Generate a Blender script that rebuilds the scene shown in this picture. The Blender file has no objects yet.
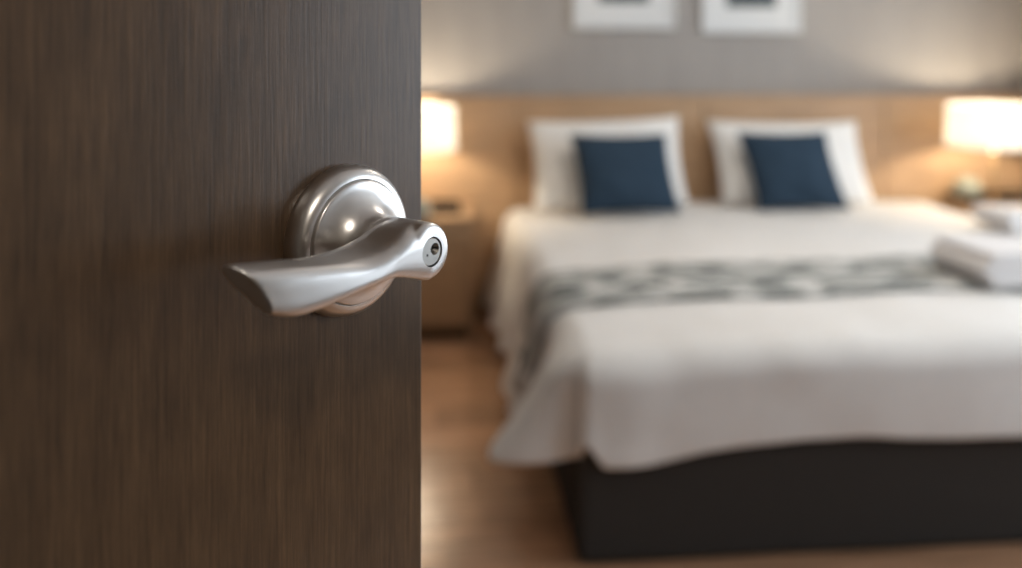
import bpy, bmesh, math, random
from mathutils import Vector, Matrix, noise
R = math.radians
random.seed(7)
S = bpy.context.scene
COL = S.collection

# ------------------------------------------------------------------ camera
FPX, HOR, YAW = 900.0, 50.0, R(4.7)          # focal length in px, horizon row, turn to the right
CAMZ = 1.25
cd = bpy.data.cameras.new('camera'); cam = bpy.data.objects.new('camera', cd); COL.objects.link(cam)
cam.location = (0, 0, CAMZ); cam.rotation_euler = (R(90), 0, -YAW)
cd.sensor_width = 36; cd.lens = 36 * FPX / 1022
cd.shift_y = -(284 - HOR) / 1022
cd.clip_start = 0.02
cd.dof.use_dof = True; cd.dof.focus_distance = 0.432; cd.dof.aperture_fstop = 3.5
S.camera = cam

# ------------------------------------------------------------------ world, exposure
w = bpy.data.worlds.new('world'); S.world = w; w.use_nodes = True
bg = w.node_tree.nodes['Background']
bg.inputs[0].default_value = (0.80, 0.90, 1.0, 1); bg.inputs[1].default_value = 6.3
vs = S.view_settings
vs.view_transform = 'Standard'; vs.look = 'None'; vs.gamma = 1; vs.use_curve_mapping = False
vs.exposure = -0.6

# room extents (metres; y runs into the room, camera stands in the doorway)
XL, XR, YF, YB, ZC = -2.3, 2.94, -0.20, 4.33, 2.6
WT = 0.14
WIN = (0.22, 3.45, 0.50, 2.40)                # window in the right wall: y0 y1 z0 z1

pl = bpy.data.lights.new('daylight_portal', 'AREA'); pl.shape = 'RECTANGLE'
pl.size = WIN[3] - WIN[2]; pl.size_y = WIN[1] - WIN[0]; pl.cycles.is_portal = True
po = bpy.data.objects.new('daylight_portal', pl); COL.objects.link(po)
po.location = (XR + WT + 0.02, (WIN[0] + WIN[1]) / 2, (WIN[2] + WIN[3]) / 2)
po.rotation_euler = (0, R(90), 0)

# ------------------------------------------------------------------ helpers
def nodes(name):
    m = bpy.data.materials.new(name); m.use_nodes = True
    nt = m.node_tree
    return m, nt, nt.nodes['Principled BSDF']

def mat(name, col, rough=0.6, metal=0.0, var=0.08, scale=12.0, stretch=(1, 1, 1), bump=0.0, spec=0.5, detail=4, per_obj=0.0):
    m, nt, b = nodes(name)
    N, L = nt.nodes.new, nt.links.new
    tc = N('ShaderNodeTexCoord'); mp = N('ShaderNodeMapping'); mp.inputs['Scale'].default_value = stretch
    L(tc.outputs['Object'], mp.inputs['Vector'])
    vec = mp.outputs[0]
    if per_obj:
        oi = N('ShaderNodeObjectInfo'); ad = N('ShaderNodeVectorMath'); ad.operation = 'ADD'
        mu = N('ShaderNodeVectorMath'); mu.operation = 'SCALE'; mu.inputs[3].default_value = 37.0
        L(oi.outputs['Random'], mu.inputs[0]); L(vec, ad.inputs[0]); L(mu.outputs[0], ad.inputs[1]); vec = ad.outputs[0]
    nz = N('ShaderNodeTexNoise'); nz.inputs['Scale'].default_value = scale; nz.inputs['Detail'].default_value = detail
    L(vec, nz.inputs['Vector'])
    cr = N('ShaderNodeValToRGB')
    cr.color_ramp.elements[0].position = 0.3; cr.color_ramp.elements[1].position = 0.7
    cr.color_ramp.elements[0].color = [max(0, c * (1 - var)) for c in col] + [1]
    cr.color_ramp.elements[1].color = [min(1, c * (1 + var)) for c in col] + [1]
    L(nz.outputs['Fac'], cr.inputs[0])
    out = cr.outputs[0]
    if per_obj:
        hs = N('ShaderNodeHueSaturation'); mr = N('ShaderNodeMapRange')
        mr.inputs[3].default_value = 1 - per_obj; mr.inputs[4].default_value = 1 + per_obj
        L(oi.outputs['Random'], mr.inputs[0]); L(mr.outputs[0], hs.inputs['Value']); L(out, hs.inputs['Color']); out = hs.outputs[0]
    L(out, b.inputs['Base Color'])
    b.inputs['Roughness'].default_value = rough; b.inputs['Metallic'].default_value = metal
    b.inputs['Specular IOR Level'].default_value = spec
    if bump:
        bp = N('ShaderNodeBump'); bp.inputs['Strength'].default_value = bump; bp.inputs['Distance'].default_value = 0.002
        L(nz.outputs['Fac'], bp.inputs['Height']); L(bp.outputs[0], b.inputs['Normal'])
    return m

def obj(name, bm, m, parent=None, smooth=False, bevel=0.0):
    me = bpy.data.meshes.new(name)
    bmesh.ops.recalc_face_normals(bm, faces=bm.faces[:])
    bm.to_mesh(me); bm.free()
    if m: me.materials.append(m)
    if smooth:
        for p in me.polygons: p.use_smooth = True
    o = bpy.data.objects.new(name, me); COL.objects.link(o); o.parent = parent
    if bevel:
        bv = o.modifiers.new('bevel', 'BEVEL'); bv.width = bevel; bv.segments = 2; bv.limit_method = 'ANGLE'
    return o

def box(bm, x0, x1, y0, y1, z0, z1):
    vs_ = [bm.verts.new(p) for p in ((x0, y0, z0), (x1, y0, z0), (x1, y1, z0), (x0, y1, z0), (x0, y0, z1), (x1, y0, z1), (x1, y1, z1), (x0, y1, z1))]
    for f in ((0, 3, 2, 1), (4, 5, 6, 7), (0, 1, 5, 4), (1, 2, 6, 5), (2, 3, 7, 6), (3, 0, 4, 7)):
        bm.faces.new([vs_[i] for i in f])
    return bm

def B(*a):
    bm = bmesh.new()
    for i in range(0, len(a), 6): box(bm, *a[i:i + 6])
    return bm

def lathe(bm, prof, n=48, axis='z', c=(0, 0, 0), close=False):
    """prof = [(radius, height)]"""
    rings = []
    for r, h in prof:
        ring = []
        for k in range(n):
            t = 2 * math.pi * k / n
            p = (r * math.cos(t), r * math.sin(t), h) if axis == 'z' else (r * math.cos(t), -h, r * math.sin(t))
            ring.append(bm.verts.new((p[0] + c[0], p[1] + c[1], p[2] + c[2])))
        rings.append(ring)
    pairs = list(zip(rings, rings[1:]))
    if close: pairs.append((rings[-1], rings[0]))
    for a, b in pairs:
        for k in range(n):
            bm.faces.new((a[k], a[(k + 1) % n], b[(k + 1) % n], b[k]))
    if not close:
        bm.faces.new(rings[0]); bm.faces.new(rings[-1])
    return bm

def grid(bm, rows, closed=False, uv=None):
    vr = [[bm.verts.new(p) for p in r] for r in rows]
    lay = bm.loops.layers.uv.new('UVMap') if uv else None
    for i in range(len(vr) - 1):
        n = len(vr[i])
        for j in range(n if closed else n - 1):
            k = (j + 1) % n
            f = bm.faces.new((vr[i][j], vr[i][k], vr[i + 1][k], vr[i + 1][j]))
            if uv:
                for lp, (a, b) in zip(f.loops, ((i, j), (i, k), (i + 1, k), (i + 1, j))): lp[lay].uv = uv[a][b]
    return vr

def empty(name, loc=(0, 0, 0), rz=0.0):
    o = bpy.data.objects.new(name, None); COL.objects.link(o); o.location = loc; o.rotation_euler = (0, 0, rz)
    o.empty_display_size = 0.1
    return o

def tag(o, label=None, cat=None, group=None, kind=None):
    if label: o['label'] = label
    if cat: o['category'] = cat
    if group: o['group'] = group
    if kind: o['kind'] = kind
    return o

def copy_tree(o, parent=None):
    c = o.copy(); COL.objects.link(c); c.parent = parent
    for ch in [x for x in bpy.data.objects if x.parent == o]: copy_tree(ch, c)
    return c

# ------------------------------------------------------------------ materials
M_wallpaper = mat('wallpaper', (0.36, 0.335, 0.315), 0.75, var=0.05, scale=9, stretch=(1, 1, 0.2), bump=0.1)
M_plaster = mat('plaster', (0.36, 0.335, 0.31), 0.8, var=0.03, scale=20)
M_ceiling = mat('ceiling_paint', (0.85, 0.84, 0.82), 0.85, var=0.02, scale=10)
M_oak = mat('oak_panel', (0.49, 0.315, 0.183), 0.45, var=0.14, scale=5, stretch=(1.2, 1.2, 14), per_obj=0.04)
M_stand = mat('oak_nightstand', (0.36, 0.225, 0.125), 0.45, var=0.14, scale=5, stretch=(1.2, 1.2, 12))
M_plank = mat('floor_plank', (0.47, 0.26, 0.148), 0.26, var=0.28, scale=4, stretch=(1.0, 16, 16), bump=0.05, per_obj=0.22)
M_sub = mat('subfloor', (0.08, 0.05, 0.03), 0.8)
M_duvet = mat('duvet_cotton', (0.80, 0.778, 0.75), 0.85, var=0.02, scale=30, spec=0.2)
M_pillow = mat('pillowcase_cotton', (0.88, 0.86, 0.83), 0.85, var=0.02, scale=30, spec=0.2)
M_towel = mat('towel_terry', (0.78, 0.75, 0.74), 0.95, var=0.06, scale=250, bump=0.4, spec=0.1)
M_navy = mat('navy_fabric', (0.022, 0.044, 0.072), 0.8, var=0.15, scale=120, spec=0.25)
M_base = mat('charcoal_fabric', (0.046, 0.043, 0.040), 0.9, var=0.15, scale=200, spec=0.2)
M_mattress = mat('mattress_ticking', (0.7, 0.69, 0.67), 0.85)
M_frame = mat('white_picture_frame', (0.70, 0.71, 0.71), 0.5, var=0.02)
M_mount = mat('picture_mount', (0.74, 0.75, 0.75), 0.8, var=0.01)
M_print = mat('dark_print', (0.05, 0.07, 0.075), 0.6, var=0.6, scale=6)
M_black = mat('black_leatherette', (0.02, 0.017, 0.014), 0.8, spec=0.2)
M_jar = mat('pale_ceramic', (0.36, 0.37, 0.30), 0.35, var=0.05)
M_brass = mat('brass', (0.55, 0.38, 0.20), 0.3, 1.0)
M_white = mat('white_paint', (0.75, 0.75, 0.74), 0.45, var=0.02)
M_dark = mat('keyway_dark', (0.012, 0.011, 0.010), 0.6, 0.3)

def make_door_wood():
    m, nt, b = nodes('dark_wood_veneer'); N, L = nt.nodes.new, nt.links.new
    tc = N('ShaderNodeTexCoord')
    def layer(scale, st, lo, hi):
        mp = N('ShaderNodeMapping'); mp.inputs['Scale'].default_value = st
        L(tc.outputs['Object'], mp.inputs[0])
        n = N('ShaderNodeTexNoise'); n.inputs['Scale'].default_value = scale; n.inputs['Detail'].default_value = 5; n.inputs['Roughness'].default_value = 0.65
        L(mp.outputs[0], n.inputs['Vector'])
        r = N('ShaderNodeMapRange'); r.inputs[1].default_value = 0.3; r.inputs[2].default_value = 0.7; r.inputs[3].default_value = lo; r.inputs[4].default_value = hi
        L(n.outputs['Fac'], r.inputs[0]); return r.outputs[0]
    fine = layer(520, (1, 1, 0.045), 0.66, 1.32)
    wide = layer(70, (1, 1, 0.12), 0.78, 1.22)
    mott = layer(45, (1, 1, 0.5), 0.80, 1.20)
    m1 = N('ShaderNodeMath'); m1.operation = 'MULTIPLY'; L(fine, m1.inputs[0]); L(wide, m1.inputs[1])
    m2 = N('ShaderNodeMath'); m2.operation = 'MULTIPLY'; L(m1.outputs[0], m2.inputs[0]); L(mott, m2.inputs[1])
    vm = N('ShaderNodeVectorMath'); vm.operation = 'SCALE'; vm.inputs[0].default_value = (0.098, 0.057, 0.029)
    L(m2.outputs[0], vm.inputs[3]); L(vm.outputs[0], b.inputs['Base Color'])
    b.inputs['Roughness'].default_value = 0.30; b.inputs['Specular IOR Level'].default_value = 0.4
    bp = N('ShaderNodeBump'); bp.inputs['Strength'].default_value = 0.12; bp.inputs['Distance'].default_value = 0.0006
    L(fine, bp.inputs['Height']); L(bp.outputs[0], b.inputs['Normal'])
    return m
M_door = make_door_wood()

def make_nickel(name, col, rough):
    m, nt, b = nodes(name); N, L = nt.nodes.new, nt.links.new
    tc = N('ShaderNodeTexCoord'); mp = N('ShaderNodeMapping'); mp.inputs['Scale'].default_value = (0.25, 1, 1)
    n = N('ShaderNodeTexNoise'); n.inputs['Scale'].default_value = 1600; n.inputs['Detail'].default_value = 3
    L(tc.outputs['Object'], mp.inputs[0]); L(mp.outputs[0], n.inputs['Vector'])
    r = N('ShaderNodeMapRange'); r.inputs[3].default_value = rough - 0.02; r.inputs[4].default_value = rough + 0.02
    L(n.outputs['Fac'], r.inputs[0]); L(r.outputs[0], b.inputs['Roughness'])
    b.inputs['Base Color'].default_value = (*col, 1); b.inputs['Metallic'].default_value = 1
    return m
M_nickel = make_nickel('brushed_nickel', (0.74, 0.72, 0.70), 0.30)
M_nickel2 = make_nickel('cylinder_nickel', (0.40, 0.385, 0.36), 0.33)

def make_shade():
    m = bpy.data.materials.new('lamp_shade_fabric'); m.use_nodes = True; nt = m.node_tree; N, L = nt.nodes.new, nt.links.new
    nt.nodes.remove(nt.nodes['Principled BSDF'])
    d = N('ShaderNodeBsdfDiffuse'); d.inputs[0].default_value = (0.85, 0.82, 0.77, 1)
    t = N('ShaderNodeBsdfTranslucent'); t.inputs[0].default_value = (0.50, 0.47, 0.42, 1)
    mx = N('ShaderNodeMixShader'); mx.inputs[0].default_value = 0.36
    L(d.outputs[0], mx.inputs[1]); L(t.outputs[0], mx.inputs[2]); L(mx.outputs[0], nt.nodes['Material Output'].inputs[0])
    return m
M_shade = make_shade()

def make_emit(name, col, s):
    m, nt, b = nodes(name)
    b.inputs['Base Color'].default_value = (0.9, 0.9, 0.9, 1)
    b.inputs['Emission Color'].default_value = (*col, 1); b.inputs['Emission Strength'].default_value = s
    return m
M_bulb = make_emit('glowing_bulb', (1, 0.78, 0.5), 12)
M_led = make_emit('downlight_lens', (1, 0.82, 0.6), 8)
M_led2 = make_emit('added_ceiling_lens', (1, 0.93, 0.84), 5)  # lens of the added ceiling lights

def make_glass():
    m = bpy.data.materials.new('window_glass'); m.use_nodes = True; nt = m.node_tree; N, L = nt.nodes.new, nt.links.new
    nt.nodes.remove(nt.nodes['Principled BSDF'])
    t = N('ShaderNodeBsdfTransparent'); g = N('ShaderNodeBsdfGlossy'); g.inputs['Roughness'].default_value = 0.02
    mx = N('ShaderNodeMixShader'); mx.inputs[0].default_value = 0.06
    L(t.outputs[0], mx.inputs[1]); L(g.outputs[0], mx.inputs[2]); L(mx.outputs[0], nt.nodes['Material Output'].inputs[0])
    return m
M_glass = make_glass()

def make_runner():
    m, nt, b = nodes('patterned_runner'); N, L = nt.nodes.new, nt.links.new
    uv = N('ShaderNodeUVMap'); uv.uv_map = 'UVMap'
    def nz(st, sc):
        mp = N('ShaderNodeMapping'); mp.inputs['Scale'].default_value = st; L(uv.outputs[0], mp.inputs[0])
        n = N('ShaderNodeTexNoise'); n.inputs['Scale'].default_value = sc; n.inputs['Detail'].default_value = 1.5
        L(mp.outputs[0], n.inputs['Vector']); return n.outputs['Fac']
    big = nz((1, 1, 1), 5.0)                       # bends the dashes into waves
    sx = N('ShaderNodeSeparateXYZ'); L(uv.outputs[0], sx.inputs[0])
    ma = N('ShaderNodeMath'); ma.operation = 'MULTIPLY_ADD'; ma.inputs[1].default_value = 0.14; L(big, ma.inputs[0]); L(sx.outputs[1], ma.inputs[2])
    cx_ = N('ShaderNodeCombineXYZ'); L(sx.outputs[0], cx_.inputs[0]); L(ma.outputs[0], cx_.inputs[1])
    mp = N('ShaderNodeMapping'); mp.inputs['Scale'].default_value = (8, 40, 1); L(cx_.outputs[0], mp.inputs[0])
    n2 = N('ShaderNodeTexNoise'); n2.inputs['Scale'].default_value = 1.0; n2.inputs['Detail'].default_value = 1.0; L(mp.outputs[0], n2.inputs['Vector'])
    cr = N('ShaderNodeValToRGB'); cr.color_ramp.elements[0].position = 0.46; cr.color_ramp.elements[1].position = 0.56
    cr.color_ramp.elements[0].color = (0.135, 0.15, 0.145, 1); cr.color_ramp.elements[1].color = (0.66, 0.655, 0.63, 1)
    L(n2.outputs['Fac'], cr.inputs[0]); L(cr.outputs[0], b.inputs['Base Color'])
    b.inputs['Roughness'].default_value = 0.85; b.inputs['Specular IOR Level'].default_value = 0.2
    return m
M_runner = make_runner()

# ------------------------------------------------------------------ room shell
fl = tag(obj('floor', B(XL - WT, XR + WT, YF - WT, YB + WT, -0.12, -0.014), M_sub), 'brown wooden plank floor beside the bed', kind='structure')
PW, PL = 0.16, 1.30
pm = {}
row = 0; y = YF
while y < YB - 1e-4:
    y1 = min(y + PW, YB); x = XL - (row * 0.47 % PL)
    while x < XR:
        a, b_ = max(x, XL), min(x + PL, XR)
        if b_ - a > 0.02:
            key = (round(b_ - a, 3), round(y1 - y, 3))
            if key not in pm:
                o = obj('plank', B(0.0015, key[0] - 0.0015, 0.0015, key[1] - 0.0015, -0.0139, 0), M_plank, fl)
                pm[key] = o.data
            else:
                o = bpy.data.objects.new('plank', pm[key]); COL.objects.link(o); o.parent = fl
            o.location = (a, y, 0)
        x += PL
    y = y1; row += 1

DX0, DX1, DH = -0.60, 0.36, 2.08              # doorway opening in the front wall
st = lambda n, bm, m, lab=None, bevel=0: tag(obj(n, bm, m, bevel=bevel), lab, kind='structure')
st('wall_back', B(XL - WT, XR + WT, YB, YB + WT, 0, ZC), M_wallpaper, 'taupe papered wall above the wooden panelling')
st('wall_left', B(XL - WT, XL, YF - WT, YB, 0, ZC), M_plaster)
st('wall_right', B(XR, XR + WT, YF - WT, WIN[0], 0, ZC, XR, XR + WT, WIN[1], YB, 0, ZC,
                   XR, XR + WT, WIN[0], WIN[1], 0, WIN[2], XR, XR + WT, WIN[0], WIN[1], WIN[3], ZC), M_wallpaper)
st('wall_front', B(XL, DX0, YF - WT, YF, 0, ZC, DX1, XR, YF - WT, YF, 0, ZC, DX0, DX1, YF - WT, YF, DH, ZC), M_plaster)
st('ceiling', B(XL - WT, XR + WT, YF - WT, YB + WT, ZC, ZC + 0.12), M_ceiling)
# corridor behind the camera
st('wall_corridor', B(-2.0, 2.0, YF - WT - 1.6, YF - WT - 1.5, 0, ZC, -2.1, -2.0, YF - WT - 1.6, YF - WT, 0, ZC, 2.0, 2.1, YF - WT - 1.6, YF - WT, 0, ZC), M_plaster)
st('floor_corridor', B(-2.1, 2.1, YF - WT - 1.6, YF - WT, -0.12, 0), mat('corridor_carpet', (0.10, 0.08, 0.07), 0.95))
st('ceiling_corridor', B(-2.1, 2.1, YF - WT - 1.6, YF - WT, ZC, ZC + 0.12), M_ceiling)
# doorway lining
st('trim_1', B(DX0, DX0 + 0.03, YF - WT, YF, 0, DH - 0.03, DX1 - 0.03, DX1, YF - WT, YF, 0, DH - 0.03, DX0, DX1, YF - WT, YF, DH - 0.03, DH), M_door)
# window
wn = tag(obj('window_1', B(XR + 0.03, XR + 0.09, WIN[0], WIN[1], WIN[2], WIN[2] + 0.05, XR + 0.03, XR + 0.09, WIN[0], WIN[1], WIN[3] - 0.05, WIN[3],
                           XR + 0.03, XR + 0.09, WIN[0], WIN[0] + 0.05, WIN[2] + 0.05, WIN[3] - 0.05, XR + 0.03, XR + 0.09, WIN[1] - 0.05, WIN[1], WIN[2] + 0.05, WIN[3] - 0.05,
                           XR + 0.03, XR + 0.09, 1.75, 1.81, WIN[2] + 0.05, WIN[3] - 0.05), M_white), kind='structure')
for a, b_ in ((WIN[0] + 0.05, 1.75), (1.81, WIN[1] - 0.05)):
    obj('pane', B(XR + 0.055, XR + 0.061, a, b_, WIN[2] + 0.05, WIN[3] - 0.05), M_glass, wn)
obj('window_sill', B(XR - 0.05, XR + 0.03, WIN[0] - 0.05, WIN[1] + 0.05, WIN[2] - 0.03, WIN[2]), M_white, wn)

# ------------------------------------------------------------------ wood headboard panelling along the back wall
PY, PT = 4.255, 1.03
hb = tag(empty('headboard_panelling', (0, PY, 0)), 'light oak panelled headboard running along the wall behind the bed', 'headboard')
xs = [XL, -1.42, -0.52, 0.385, 1.285, 2.19, XR]
for a, b_ in zip(xs, xs[1:]):
    obj('panel', B(a + 0.0025, b_ - 0.0025, 0.0, 0.055, 0.09, PT - 0.022), M_oak, hb, bevel=0.002)
obj('backing', B(XL, XR, 0.055, YB - PY - 0.003, 0.0, PT - 0.022), M_sub, hb)
obj('cap', B(XL, XR, -0.004, YB - PY, PT - 0.022, PT), M_oak, hb, bevel=0.002)
tag(obj('baseboard_back', B(XL, XR, PY - 0.012, PY + 0.055, 0, 0.088), M_stand, bevel=0.002), kind='structure')

# ------------------------------------------------------------------ the open door with its lever handle
A = R(52)                                     # door normal against the viewing axis
cr_, cf = Vector((math.cos(YAW), -math.sin(YAW), 0)), Vector((math.sin(YAW), math.cos(YAW), 0))
C = cr_ * -0.0835 + cf * 0.45; HZ = CAMZ - 0.0945         # centre of the rose on the door's face
t = cr_ * math.cos(A) + cf * math.sin(A)
door_rz = math.atan2(t.y, t.x)
DW, DT, BS = 0.86, 0.042, 0.0563              # width, thickness, backset
door = tag(obj('door_1', B(BS - DW, BS, 0, DT, -HZ + 0.008, 2.04 - HZ), M_door, bevel=0.0012),
           'dark brown wood-grain door standing ajar with a metal lever handle', 'door', kind='structure')
door.location = (C.x, C.y, HZ); door.rotation_euler = (0, 0, door_rz)
mm = 0.001
# door local frame: x towards the free edge, -y out of the face, z up
def P(u, w_, z): return Vector((u * mm, -w_ * mm, z * mm))

def rounded(poly, frac=0.36, n=7):
    out = []
    k = len(poly)
    for i in range(k):
        p0, p, p1 = poly[i - 1], poly[i], poly[(i + 1) % k]
        a, b_ = p.lerp(p0, frac), p.lerp(p1, frac)
        for j in range(n):
            s = j / (n - 1)
            out.append(a.lerp(p, s).lerp(p.lerp(b_, s), s))
    return out

sections = [   # corners (u, w, z) in mm: back-top, front-upper, front-bottom, back-bottom, back
    [(-100, 46, 13.5), (-94, 55.5, 8), (-87, 59, -6), (-88.5, 55, -8), (-101, 42.5, 9.5)],
    [(-91, 45.5, 12.8), (-85, 57.5, 7.2), (-78, 60, -9.5), (-79, 54, -11), (-91.5, 40.5, 6.5)],
    [(-77, 45, 11.5), (-71, 58.8, 6.2), (-67, 60.5, -10.5), (-67, 53, -10.5), (-77, 38, 0.5)],
    [(-60, 43, 9.5), (-55, 59.5, 5), (-52, 61, -8.8), (-52, 54, -8.5), (-60, 36, -3)],
    [(-40, 39.5, 9.6), (-37, 60.3, 3.2), (-36, 61.2, -6.5), (-36, 55, -6.5), (-40, 33, -4)],
    [(-25, 35, 11), (-24, 60.8, 7), (-24, 61, -5.5), (-24, 56, -5.5), (-25, 32, -4.5)],
    [(-13, 32, 14), (-13, 61, 13), (-13, 61, -8), (-13, 56, -8), (-13, 32, -6)],
    [(-1, 30, 15.5), (-1, 61, 15.3), (-1, 61, -11.3), (-1, 56, -11.3), (-1, 32, -10)]]
def catmull(p0, p1, p2, p3, s):
    return 0.5 * ((2 * p1) + (p2 - p0) * s + (2 * p0 - 5 * p1 + 4 * p2 - p3) * s * s + (3 * p1 - p0 - 3 * p2 + p3) * s ** 3)
sec = [[P(*c) for c in s] for s in sections]
loft = []
for i in range(len(sec) - 1):
    q = [sec[max(i - 1, 0)], sec[i], sec[i + 1], sec[min(i + 2, len(sec) - 1)]]
    for k in range(6):
        loft.append(rounded([catmull(q[0][c], q[1][c], q[2][c], q[3][c], k / 6) for c in range(5)]))
loft.append(rounded(sec[-1]))
bm = bmesh.new()
vr = grid(bm, loft, closed=True)
bm.faces.new(vr[0]); bm.faces.new(vr[-1])
HUBZ = 2.0
def hub_prof(r, w0, w1, e):
    p = [(r, w0)]
    for k in range(7):
        a_ = R(90) * k / 6
        p.append((r - e + e * math.cos(a_), w1 - e + e * math.sin(a_)))
    return [(a_ * mm, b_ * mm) for a_, b_ in p]
lathe(bm, hub_prof(13.2, 31, 60.5, 3.2), 64, 'y', (-1 * mm, 0, HUBZ * mm))
nk = [rounded([P(-h, w_, zt), P(h, w_, zt), P(h, w_, zb), P(-h, w_, zb)], 0.22, 5) for w_, h, zt, zb in ((17, 9.6, 11.5, -9), (27, 9.4, 12.2, -9.5), (38, 8, 12.6, -9))]
vr = grid(bm, nk, closed=True); bm.faces.new(vr[0]); bm.faces.new(vr[-1])
bmesh.ops.recalc_face_normals(bm, faces=bm.faces[:])
tmp_me = bpy.data.meshes.new('tmp'); bm.to_mesh(tmp_me); bm.free()
tmp = bpy.data.objects.new('tmp', tmp_me); COL.objects.link(tmp)
rm = tmp.modifiers.new('r', 'REMESH'); rm.mode = 'VOXEL'; rm.voxel_size = 0.0007; rm.use_smooth_shade = True
sm = tmp.modifiers.new('s', 'SMOOTH'); sm.factor = 0.5; sm.iterations = 8
# socket for the key cylinder
cut = bpy.data.objects.new('cut', bpy.data.meshes.new('cut')); COL.objects.link(cut)
bm = lathe(bmesh.new(), [(6.9 * mm, 52 * mm), (6.9 * mm, 62 * mm), (8.2 * mm, 63 * mm)], 48, 'y', (-0.5 * mm, 0, HUBZ * mm))
bmesh.ops.recalc_face_normals(bm, faces=bm.faces[:]); bm.to_mesh(cut.data); bm.free()
bo = tmp.modifiers.new('b', 'BOOLEAN'); bo.operation = 'DIFFERENCE'; bo.object = cut; bo.solver = 'EXACT'
dg = bpy.context.evaluated_depsgraph_get(); dg.update()
lev_me = bpy.data.meshes.new_from_object(tmp.evaluated_get(dg)); lev_me.name = 'door_handle'
lev_me.materials.clear(); lev_me.materials.append(M_nickel)
for p in lev_me.polygons: p.use_smooth = True
bpy.data.objects.remove(tmp); bpy.data.objects.remove(cut)
handle = bpy.data.objects.new('door_handle', lev_me); COL.objects.link(handle); handle.parent = door
handle['label'] = 'brushed nickel lever handle with a keyhole in its end'
es = handle.modifiers.new('edges', 'EDGE_SPLIT'); es.split_angle = R(50)

rp = [(37.3, 0), (37.5, 1), (37.5, 3), (37.2, 5), (36.4, 7.3), (35.0, 9.4), (33.2, 11.0), (31.8, 11.5), (31.0, 11.6), (30.7, 11.2), (30.5, 10.4), (30.2, 12.2), (29.9, 12.8),
      (29.4, 13.1), (28.0, 13.3), (25.5, 14.2), (22.5, 15.7), (19.5, 17.8), (17.0, 20.2), (15.2, 22.8), (14.0, 25.6), (13.4, 28.5), (12.9, 29.0), (12.2, 29.0)]
ro = obj('rosette', lathe(bmesh.new(), [(a * mm, b_ * mm) for a, b_ in rp], 96, 'y'), M_nickel, handle, smooth=True)
ro.modifiers.new('edges', 'EDGE_SPLIT').split_angle = R(40)

# key cylinder: disc with a funnel-shaped keyhole and a small pin hole
def eval_bool(bm_body, cutters, name, m, parent):
    a_ = bpy.data.objects.new('ta', bpy.data.meshes.new('ta')); COL.objects.link(a_)
    bmesh.ops.recalc_face_normals(bm_body, faces=bm_body.faces[:]); bm_body.to_mesh(a_.data); bm_body.free(); cs = []
    for c in cutters:
        o = bpy.data.objects.new('tc', bpy.data.meshes.new('tc')); COL.objects.link(o)
        bmesh.ops.recalc_face_normals(c, faces=c.faces[:]); c.to_mesh(o.data); c.free(); cs.append(o)
        b2 = a_.modifiers.new('b', 'BOOLEAN'); b2.operation = 'DIFFERENCE'; b2.object = o; b2.solver = 'EXACT'
    d2 = bpy.context.evaluated_depsgraph_get(); d2.update()
    me = bpy.data.meshes.new_from_object(a_.evaluated_get(d2)); me.name = name
    me.materials.clear(); me.materials.append(m)
    for o in cs + [a_]: bpy.data.objects.remove(o)
    o = bpy.data.objects.new(name, me); COL.objects.link(o); o.parent = parent
    return o
KC = (-0.5 * mm, 0, HUBZ * mm)
bm = lathe(bmesh.new(), [(6.5 * mm, 51 * mm), (6.5 * mm, 59.6 * mm), (6.1 * mm, 60.0 * mm)], 48, 'y', KC)
fun = lathe(bmesh.new(), [(1.3 * mm, 54 * mm), (1.3 * mm, 57.6 * mm), (2.9 * mm, 60.2 * mm), (2.9 * mm, 61 * mm)], 32, 'y', (KC[0] + 2.4 * mm, 0, KC[2] + 0.9 * mm))
slot = B(KC[0] - 0.5 * mm, KC[0] + 5.0 * mm, -62 * mm, -54 * mm, KC[2] + 0.45 * mm, KC[2] + 1.35 * mm)
pin = lathe(bmesh.new(), [(0.6 * mm, 56 * mm), (0.6 * mm, 62 * mm)], 16, 'y', (KC[0] - 2.6 * mm, 0, KC[2] - 1.2 * mm))
cyl = eval_bool(bm, [fun, slot, pin], 'key_cylinder', M_nickel2, handle)
kw = obj('keyhole', lathe(bmesh.new(), [(1.25 * mm, 54.2 * mm), (1.25 * mm, 56.8 * mm)], 20, 'y', (KC[0] + 2.4 * mm, 0, KC[2] + 0.9 * mm)), M_dark, handle)
# latch plate in the door's edge
obj('latch_plate', B(BS - 0.0005, BS + 0.0012, 0.009, 0.033, -0.028, 0.028), M_nickel, door)

# ------------------------------------------------------------------ bed
X0, X1, Y0, Y1, TOP = 0.318, 2.44, 2.150, 4.235, 0.50
bed = tag(empty('bed', ((X0 + X1) / 2, (Y0 + Y1) / 2, 0)), 'large double bed with charcoal fabric base under white bedding', 'bed')
def rel(o, par):
    o.parent = par; o.matrix_parent_inverse = Matrix.Translation(par.location).inverted(); return o
rel(obj('bed_base', B(X0 + 0.022, X1 - 0.01, Y0 + 0.006, Y1, 0.0, 0.285), M_base, bevel=0.02), bed)
rel(obj('mattress', B(X0 + 0.03, X1 - 0.03, Y0 + 0.05, Y1, 0.287, TOP - 0.022), M_mattress, bevel=0.04), bed)

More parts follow.
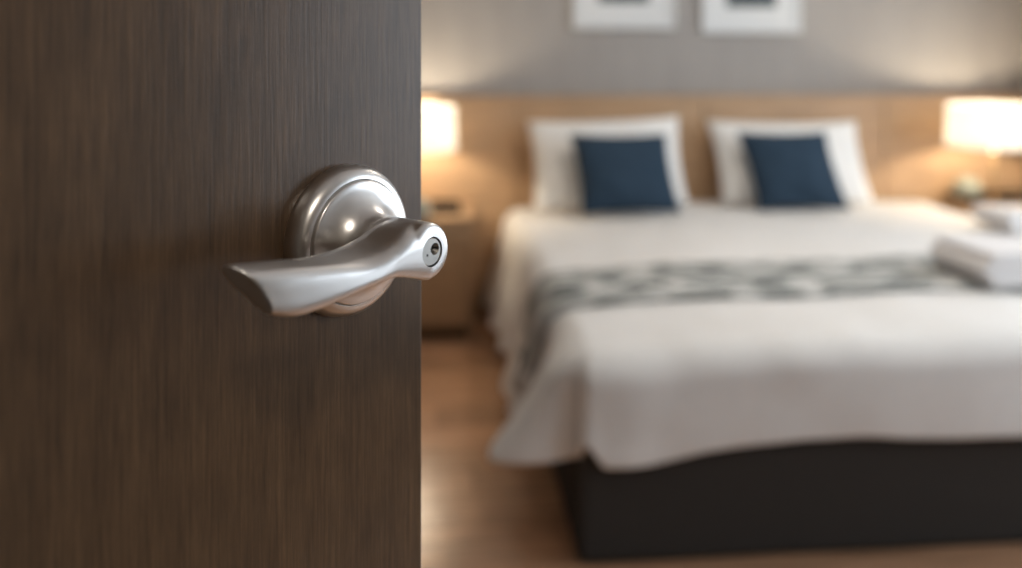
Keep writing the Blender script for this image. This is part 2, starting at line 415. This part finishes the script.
XC = (X0 + X1) / 2
RC = 0.075                                     # plan radius of the foot corners
def perim():
    """perimeter samples (x, y, nx, ny, kind, s) from head-left round the foot to head-right"""
    out = []
    n = 90
    for k in range(n): out.append((X0, Y1 + (Y0 + RC - Y1) * k / n, -1, 0))
    for k in range(26):
        a_ = R(180) + R(90) * k / 26; out.append((X0 + RC + RC * math.cos(a_), Y0 + RC + RC * math.sin(a_), math.cos(a_), math.sin(a_)))
    n = 80
    for k in range(n): out.append((X0 + RC + (X1 - X0 - 2 * RC) * k / n, Y0, 0, -1))
    for k in range(26):
        a_ = R(270) + R(90) * k / 26; out.append((X1 - RC + RC * math.cos(a_), Y0 + RC + RC * math.sin(a_), math.cos(a_), math.sin(a_)))
    n = 90
    for k in range(n + 1): out.append((X1, Y0 + RC + (Y1 - Y0 - RC) * k / n, 1, 0))
    return out
def gauss(v, c, s_): return math.exp(-((v - c) / s_) ** 2)
def corner_amount(p):
    # 0 on the sides, 1 on the diagonal of a foot corner
    return abs(p[2] * p[3]) * 2
def hem(p):
    x, y, nx, ny = p
    if abs(ny) > 0.999: side = 0.0
    elif abs(nx) > 0.999: side = 1.0
    else: side = math.atan2(abs(nx), abs(ny)) / R(90)
    d_foot = 0.238 + 0.016 * gauss(x, X0 + 0.16, 0.16) + 0.006 * math.sin(x * 5)
    d_side = 0.40 + 0.025 * math.sin(y * 11)
    if abs(ny) < 1e-6:
        d_side = 0.265 + (d_side - 0.265) * min(1, max(0, y - Y0 - RC - 0.14) / 0.45)
    return d_foot if side == 0 else (d_side if side == 1 else d_foot * (1 - side) + 0.265 * side - 0.05 * gauss(side, 0.25, 0.2))
def flare(p):
    x, y, nx, ny = p
    c = corner_amount(p)
    if abs(ny) < 1e-6:       # sides: long soft pleats, swinging out at the loose foot corner
        f = 0.068 + 0.032 * math.sin(y * 17 + 0.6) + 0.015 * math.sin(y * 31)
        g = gauss(y, Y0 + RC, 0.17)
        f = f * (1 - g) + 0.185 * g
        return f if nx < 0 else 0.08 * f
    if abs(nx) < 1e-6:       # foot: nearly flat
        return 0.026 + 0.008 * math.sin(x * 4.3 + 1) + 0.010 * gauss(x, X0 + 0.15, 0.07)
    th = math.atan2(abs(nx), abs(ny)) / R(90)       # 0 at the foot, 1 at the side; a crease between the two falls
    return (0.030 + 0.155 * gauss(th, 1.0, 0.24) - 0.045 * gauss(th, 0.58, 0.13)) * (1 if nx < 0 else 0.3)
def crown(x, y):
    u = (x - XC) / (X1 - X0) * 2; v = (Y1 - y) / (Y1 - Y0)
    return 0.028 * (1 - u * u) + 0.012 * (1 - (2 * v - 1) ** 2) + 0.010 * noise.noise(Vector((x * 3.2, y * 3.2, 0.3))) + 0.004 * noise.noise(Vector((x * 9, y * 9, 1.3)))
RE = 0.075
def surf(p, q, off=0.0, maxdrop=None):
    """q in [0,1]: spine to edge over the top; q in (1,2]: round the edge and down to the hem"""
    x, y, nx, ny = p
    ix, iy = x - nx * RE, y - ny * RE
    if q <= 1:
        X, Y = XC + (ix - XC) * q, iy
        return Vector((X, Y, TOP + crown(X, Y) + off))
    arc = RE * R(90)
    full = hem(p)
    dr = (q - 1) * ((full + arc * 0.35) if maxdrop is None else min(maxdrop, full))
    z0 = TOP + crown(ix, iy)
    if dr < arc:
        a_ = dr / RE; o = RE * math.sin(a_); z = z0 - RE * (1 - math.cos(a_)); nrm_o, nrm_z = math.sin(a_), math.cos(a_)
    else:
        o = RE; z = z0 - RE - (dr - arc); nrm_o, nrm_z = 1, 0
    k = max(0, dr - 0.03) / full
    fl_ = flare(p) * k ** 1.25 + 0.006 * noise.noise(Vector((x * 6, y * 6, z * 6)))
    o += fl_ + off * nrm_o; z += off * nrm_z
    return Vector((ix + nx * o, iy + ny * o, z))
qs = [1 + k / 22 for k in range(23)]
per = perim()
bm = bmesh.new()
grid(bm, [[surf(p, q) for q in qs] for p in per])
ys = [p[1] for p in per[:91]]; gx = [p[0] for p in per[116:196]] + [X1 - RC]       # the flat top, sharing the skirt's samples
grid(bm, [[Vector((x, y, TOP + crown(x, y))) for x in gx] for y in ys])
bmesh.ops.remove_doubles(bm, verts=bm.verts[:], dist=0.0003)
dv = tag(obj('duvet', bm, M_duvet, smooth=True), 'white duvet spread over the bed, its corner flaring out at the foot', 'duvet')
so = dv.modifiers.new('thick', 'SOLIDIFY'); so.thickness = 0.018; so.offset = -1
ss = dv.modifiers.new('soft', 'SUBSURF'); ss.levels = 1; ss.render_levels = 1

# patterned runner across the bed
RY0, RY1 = 2.53, 2.92
rows, uvs = [], []
q2 = [1 + k / 12 for k in range(12, 0, -1)] + [1 - k / 16 for k in range(17)]
for i in range(23):
    y = RY0 + (RY1 - RY0) * i / 22
    r_, u_ = [], []
    pts = [surf((X0, y, -1, 0), q, 0.011, 0.30) for q in q2] + [surf((X1, y, 1, 0), q, 0.011, 0.30) for q in reversed(q2[:-1])]
    L_ = 0
    for k, p in enumerate(pts):
        if k: L_ += (p - pts[k - 1]).length
        r_.append(p); u_.append((L_, y))
    rows.append(r_); uvs.append(u_)
bm = bmesh.new(); grid(bm, rows, uv=uvs)
rn = tag(obj('bed_runner', bm, M_runner, smooth=True), 'grey and white patterned bed runner across the white duvet', 'bed runner')
so = rn.modifiers.new('thick', 'SOLIDIFY'); so.thickness = 0.006; so.offset = 0

# pillows and cushions
def cushion_mesh(name, W, H, T, m, pinch, seed, shear=0.0, seam=0.004):
    n = 28
    bm = bmesh.new()
    def pt(a_, b_, s_):
        # a,b in -1..1; sides bow inwards between pointed corners
        x = a_ * W / 2 * (1 - pinch * (1 - b_ * b_)); z = b_ * H / 2 * (1 - pinch * (1 - a_ * a_))
        th = T / 2 * (max(0, 1 - abs(a_) ** 2.6) * max(0, 1 - abs(b_) ** 2.6)) ** 0.55 + seam
        wv = 0.012 * noise.noise(Vector((a_ * 1.8 + seed, b_ * 1.8, s_))) * min(1, th / 0.03)
        return Vector((x + shear * z / H, s_ * (th + wv), z + H / 2))
    cs = [-1 + 2 * k / n for k in range(n + 1)]
    for s_ in (-1, 1): grid(bm, [[pt(a_, b_, s_) for b_ in cs] for a_ in cs])
    bmesh.ops.bridge_loops(bm, edges=[e for e in bm.edges if e.is_boundary])
    return obj(name, bm, m, smooth=True)
def lean(o, x, y, z, tilt, rz=0, roll=0):
    o.location = (x, y, z); o.rotation_euler = (R(-tilt), R(roll), R(rz)); return o
ztop = TOP + 0.035
p1 = lean(cushion_mesh('pillow', 0.71, 0.415, 0.15, M_pillow, 0.05, 1.0), 0.785, 4.01, ztop, 19, 1, -1.5)
tag(p1, 'white pillow behind the navy cushion, nearer the doorway', 'pillow', 'white pillows against the headboard')
p2 = lean(cushion_mesh('pillow', 0.71, 0.395, 0.15, M_pillow, 0.05, 5.0, -0.04), 1.635, 4.01, ztop + 0.004, 19, -2, 0.5)
tag(p2, 'white pillow behind the navy cushion, farther from the doorway', 'pillow', 'white pillows against the headboard')
c1 = lean(cushion_mesh('cushion', 0.44, 0.355, 0.12, M_navy, 0.06, 9.0, -0.03), 0.825, 3.835, ztop + 0.008, 20, 4, 0.5)
tag(c1, 'square navy cushion leaning on the pillow nearer the doorway', 'cushion', 'navy cushions on the bed')
c2 = lean(cushion_mesh('cushion', 0.40, 0.355, 0.12, M_navy, 0.06, 14.0, -0.065), 1.575, 3.835, ztop + 0.012, 20, -4, 0)
tag(c2, 'square navy cushion leaning on the pillow farther from the doorway', 'cushion', 'navy cushions on the bed')

# folded towels
def towel(W, D, layers, th, seed):
    """a cloth folded back and forth: serpentine strip with a rounded fold on alternate ends"""
    line = []
    for k in range(layers):
        z = th / 2 + k * th
        xs_ = [-W / 2 + W * j / 10 for j in range(11)]
        if k % 2: xs_.reverse()
        for x in xs_: line.append((x, z))
        if k < layers - 1:
            sgn = 1 if k % 2 == 0 else -1
            for j in range(1, 6):
                a_ = R(-90) + R(180) * j / 6
                line.append((sgn * (W / 2 + th / 2 * math.cos(a_)), z + th / 2 + th / 2 * math.sin(a_)))
    bm = bmesh.new()
    grid(bm, [[Vector((x + 0.003 * noise.noise(Vector((x * 9, y * 9, z * 40 + seed))), y * (1 - 0.012 * math.sin(z * 140 + seed)), z + 0.004 * noise.noise(Vector((x * 7, y * 7, seed))) * z / (layers * th))) for y in [-D / 2 + D * j / 10 for j in range(11)]] for x, z in line])
    o = obj('folded_towel', bm, M_towel, smooth=True)
    so = o.modifiers.new('thick', 'SOLIDIFY'); so.thickness = th * 0.93; so.offset = 0
    bv = o.modifiers.new('round', 'BEVEL'); bv.width = th * 0.3; bv.segments = 3; bv.limit_method = 'ANGLE'
    return o
t1 = towel(0.42, 0.27, 4, 0.024, 2.0); t1.location = (1.815, 2.65, 0.553); t1.rotation_euler = (0, R(1.5), R(4))
tag(t1, 'thick folded white towel lying on the patterned runner', 'towel', 'folded white towels on the bed')
t2 = towel(0.20, 0.24, 3, 0.026, 6.0); t2.location = (2.34, 3.46, 0.528); t2.rotation_euler = (0, R(3), R(2))
tag(t2, 'smaller folded white towel on the duvet near the lamp', 'towel', 'folded white towels on the bed')

# ------------------------------------------------------------------ nightstands
def nightstand(x0, x1, label):
    y0, y1, H = 3.84, 4.238, 0.53
    r = tag(empty('nightstand', ((x0 + x1) / 2, (y0 + y1) / 2, 0)), label, 'nightstand', 'oak nightstands beside the bed')
    P_ = lambda n, bm, m, bv=0.002, par=None: rel(obj(n, bm, m, bevel=bv), r)
    P_('carcass', B(x0, x0 + 0.02, y0 + 0.02, y1, 0.06, H - 0.025, x1 - 0.02, x1, y0 + 0.02, y1, 0.06, H - 0.025, x0 + 0.02, x1 - 0.02, y1 - 0.012, y1, 0.06, H - 0.025,
                   x0 + 0.02, x1 - 0.02, y0 + 0.02, y1 - 0.012, 0.06, 0.08), M_stand)
    P_('top', B(x0 - 0.008, x1 + 0.008, y0 - 0.004, y1, H - 0.025, H), M_stand)
    P_('plinth', B(x0 + 0.02, x1 - 0.02, y0 + 0.05, y1 - 0.02, 0.0, 0.06), M_door)
    for z0, z1, dy in ((0.415, 0.50, 0), (0.085, 0.41, 0.012)):
        d = P_('drawer', B(x0 + 0.022 * (dy > 0) + 0.003, x1 - 0.003 - 0.022 * (dy > 0), y0 + dy, y0 + dy + 0.019, z0, z1), M_stand)
        k = obj('knob', lathe(bmesh.new(), [(0.006, 0), (0.006, 0.012), (0.012, 0.016), (0.012, 0.022), (0.009, 0.025)], 20, 'y', ((x0 + x1) / 2, y0 + dy, z1 - 0.045)), M_brass, d, smooth=True)
    return r
nightstand(-0.36, 0.150, 'oak nightstand between the door and the bed')
nightstand(2.478, 2.93, 'oak nightstand on the far side of the bed, mostly hidden')

# ------------------------------------------------------------------ table lamps
def lamp(label):
    r = tag(empty('table_lamp'), label, 'table lamp', 'lit table lamps on the nightstands')
    obj('base', lathe(bmesh.new(), [(0.057, 0), (0.06, 0.004), (0.06, 0.012), (0.05, 0.018), (0.015, 0.024)], 40), M_brass, r, smooth=True)
    obj('stem', lathe(bmesh.new(), [(0.008, 0.02), (0.008, 0.255)], 20), M_brass, r, smooth=True)
    obj('bulb', lathe(bmesh.new(), [(0.012, 0.255), (0.014, 0.262), (0.022, 0.28), (0.025, 0.30), (0.02, 0.318), (0.008, 0.326)], 24), M_bulb, r, smooth=True)
    bm = bmesh.new(); n = 64
    grid(bm, [[Vector((q * math.cos(2 * math.pi * k / n), q * math.sin(2 * math.pi * k / n), z)) for k in range(n)] for q, z in ((0.203, 0.280), (0.2005, 0.372), (0.198, 0.464))], closed=True)
    sh = obj('shade', bm, M_shade, r, smooth=True)
    for q, z in ((0.203, 0.280), (0.198, 0.464)):
        obj('rim', lathe(bmesh.new(), [(q - 0.002, z - 0.002), (q + 0.002, z - 0.002), (q + 0.002, z + 0.002), (q - 0.002, z + 0.002)], 48, close=True), M_white, sh)
    bm = bmesh.new()
    for k in range(3):
        a_ = 2 * math.pi * k / 3
        q = box(bmesh.new(), 0.006, 0.199, -0.002, 0.002, 0.281, 0.285)
        bmesh.ops.rotate(q, verts=q.verts[:], cent=(0, 0, 0), matrix=Matrix.Rotation(a_, 3, 'Z'))
        me = bpy.data.meshes.new('t'); q.to_mesh(me); q.free(); bm.from_mesh(me); bpy.data.meshes.remove(me)
    obj('shade_carrier', bm, M_brass, r)
    return r
def lamp_light(x, y, z):
    l = bpy.data.lights.new('lamp_bulb_light', 'POINT'); l.energy = 17; l.color = (1, 0.84, 0.62); l.shadow_soft_size = 0.03
    o = bpy.data.objects.new('lamp_bulb_light', l); COL.objects.link(o); o.location = (x, y, z)
LZ = 0.53
l1 = lamp('lit table lamp with a white drum shade, half hidden by the door')
l1.location = (-0.115, 4.035, LZ)
l2 = copy_tree(l1); l2.location = (2.555, 3.95, LZ)
l2['label'] = 'lit table lamp with a white drum shade on the far side of the bed'
for x, y in ((-0.115, 4.035), (2.555, 3.95)): lamp_light(x, y, LZ + 0.375)

# black trays and pale jars on the nightstands
def tray(x0, x1, y0, y1, label):
    bm = bmesh.new(); z = 0.53; h = 0.022; k = 0.008
    box(bm, x0, x1, y0, y1, z, z + 0.006)
    box(bm, x0, x1, y0, y0 + k, z + 0.006, z + h); box(bm, x0, x1, y1 - k, y1, z + 0.006, z + h)
    box(bm, x0, x0 + k, y0 + k, y1 - k, z + 0.006, z + h); box(bm, x1 - k, x1, y0 + k, y1 - k, z + 0.006, z + h)
    return tag(obj('tray', bm, M_black, bevel=0.002), label, 'tray', 'black trays on the nightstands')
tray(-0.025, 0.105, 3.97, 4.18, 'flat black tray on the nightstand between door and bed')
tray(2.49, 2.915, 4.05, 4.235, 'flat black tray on the nightstand on the far side of the bed')
def jar(x, y, z, s, label):
    r = tag(empty('jar', (x, y, z)), label, 'jar', 'pale jars on the nightstands')
    obj('body', lathe(bmesh.new(), [(0.045 * s, 0), (0.062 * s, 0.012 * s), (0.072 * s, 0.04 * s), (0.068 * s, 0.07 * s), (0.05 * s, 0.085 * s)], 40), M_jar, r, smooth=True)
    obj('lid', lathe(bmesh.new(), [(0.054 * s, 0.086 * s), (0.054 * s, 0.092 * s), (0.03 * s, 0.102 * s), (0.01 * s, 0.106 * s), (0.012 * s, 0.114 * s), (0.004 * s, 0.118 * s)], 40), M_jar, r, smooth=True)
    return r
jar(-0.075, 3.90, 0.531, 0.70, 'small pale lidded jar on the nightstand between door and bed')
jar(2.552, 4.150, 0.539, 0.92, 'small pale lidded jar under the lamp on the far side of the bed')

# ------------------------------------------------------------------ pictures on the wall
def picture(x0, x1, z0, z1, label):
    r = tag(empty('framed_picture', ((x0 + x1) / 2, YB, (z0 + z1) / 2)), label, 'picture', 'white framed pictures above the headboard')
    k = 0.022; y0, y1 = YB - 0.028, YB - 0.001
    rel(obj('frame', B(x0, x1, y0, y1, z0, z0 + k, x0, x1, y0, y1, z1 - k, z1, x0, x0 + k, y0, y1, z0 + k, z1 - k, x1 - k, x1, y0, y1, z0 + k, z1 - k), M_frame, bevel=0.002), r)
    rel(obj('mount', B(x0 + k, x1 - k, y0 + 0.010, y1 - 0.001, z0 + k, z1 - k), M_mount), r)
    mx, mz = (x1 - x0) * 0.25, 0.125
    rel(obj('print', B(x0 + mx, x1 - mx, y0 + 0.008, y0 + 0.010, z0 + mz, z1 - mz), M_print), r)
picture(0.655, 1.155, 1.355, 2.01, 'white framed picture above the pillow nearer the doorway')
picture(1.29, 1.79, 1.335, 1.99, 'white framed picture above the pillow farther from the doorway')

# ------------------------------------------------------------------ downlights and added ceiling lights (out of the frame)
def downlight(x, y, e, label):
    r = tag(empty('downlight', (x, y, ZC)), label, 'downlight', 'recessed ceiling downlights by the headboard')
    obj('ring', lathe(bmesh.new(), [(0.05, -0.001), (0.05, -0.008), (0.036, -0.008), (0.036, -0.001)], 32, close=True), M_white, r, smooth=False)
    obj('lens', lathe(bmesh.new(), [(0.035, -0.001), (0.035, -0.003)], 32), M_led, r)
    l = bpy.data.lights.new('downlight_beam', 'SPOT'); l.energy = e; l.color = (1, 0.78, 0.47); l.spot_size = R(64); l.spot_blend = 0.9; l.shadow_soft_size = 0.03
    o = bpy.data.objects.new('downlight_beam', l); COL.objects.link(o); o.location = (x, y, ZC - 0.02); o.rotation_euler = (R(9), 0, 0)
downlight(0.0, 4.08, 13, 'round recessed downlight in the ceiling above the nightstand nearer the door')
downlight(2.12, 4.08, 13, 'round recessed downlight in the ceiling above the far pillow')

def added_ceiling_light(x, y, e, label):
    r = tag(empty('added_ceiling_light', (x, y, ZC)), label, 'ceiling light')
    obj('rim', lathe(bmesh.new(), [(0.17, 0), (0.17, -0.05), (0.155, -0.05), (0.155, 0)], 40, close=True), M_white, r)
    obj('diffuser', lathe(bmesh.new(), [(0.154, -0.02), (0.154, -0.046), (0.10, -0.058), (0.03, -0.062)], 40), M_led2, r, smooth=True)
    l = bpy.data.lights.new('added_ceiling_glow', 'AREA'); l.shape = 'DISK'; l.size = 0.3; l.energy = e; l.color = (1, 0.90, 0.78)
    o = bpy.data.objects.new('added_ceiling_glow', l); COL.objects.link(o); o.location = (x, y, ZC - 0.07)
added_ceiling_light(0.2, -1.0, 16, 'round flush ceiling light added in the corridor for the metal to reflect')  # unseen lamp added to give the nickel handle something bright to reflect

added_ceiling_light(1.2, 2.55, 21, 'round flush ceiling light added above the bed to brighten its top')  # added lamp out of view, lifts the bed's top and pillows
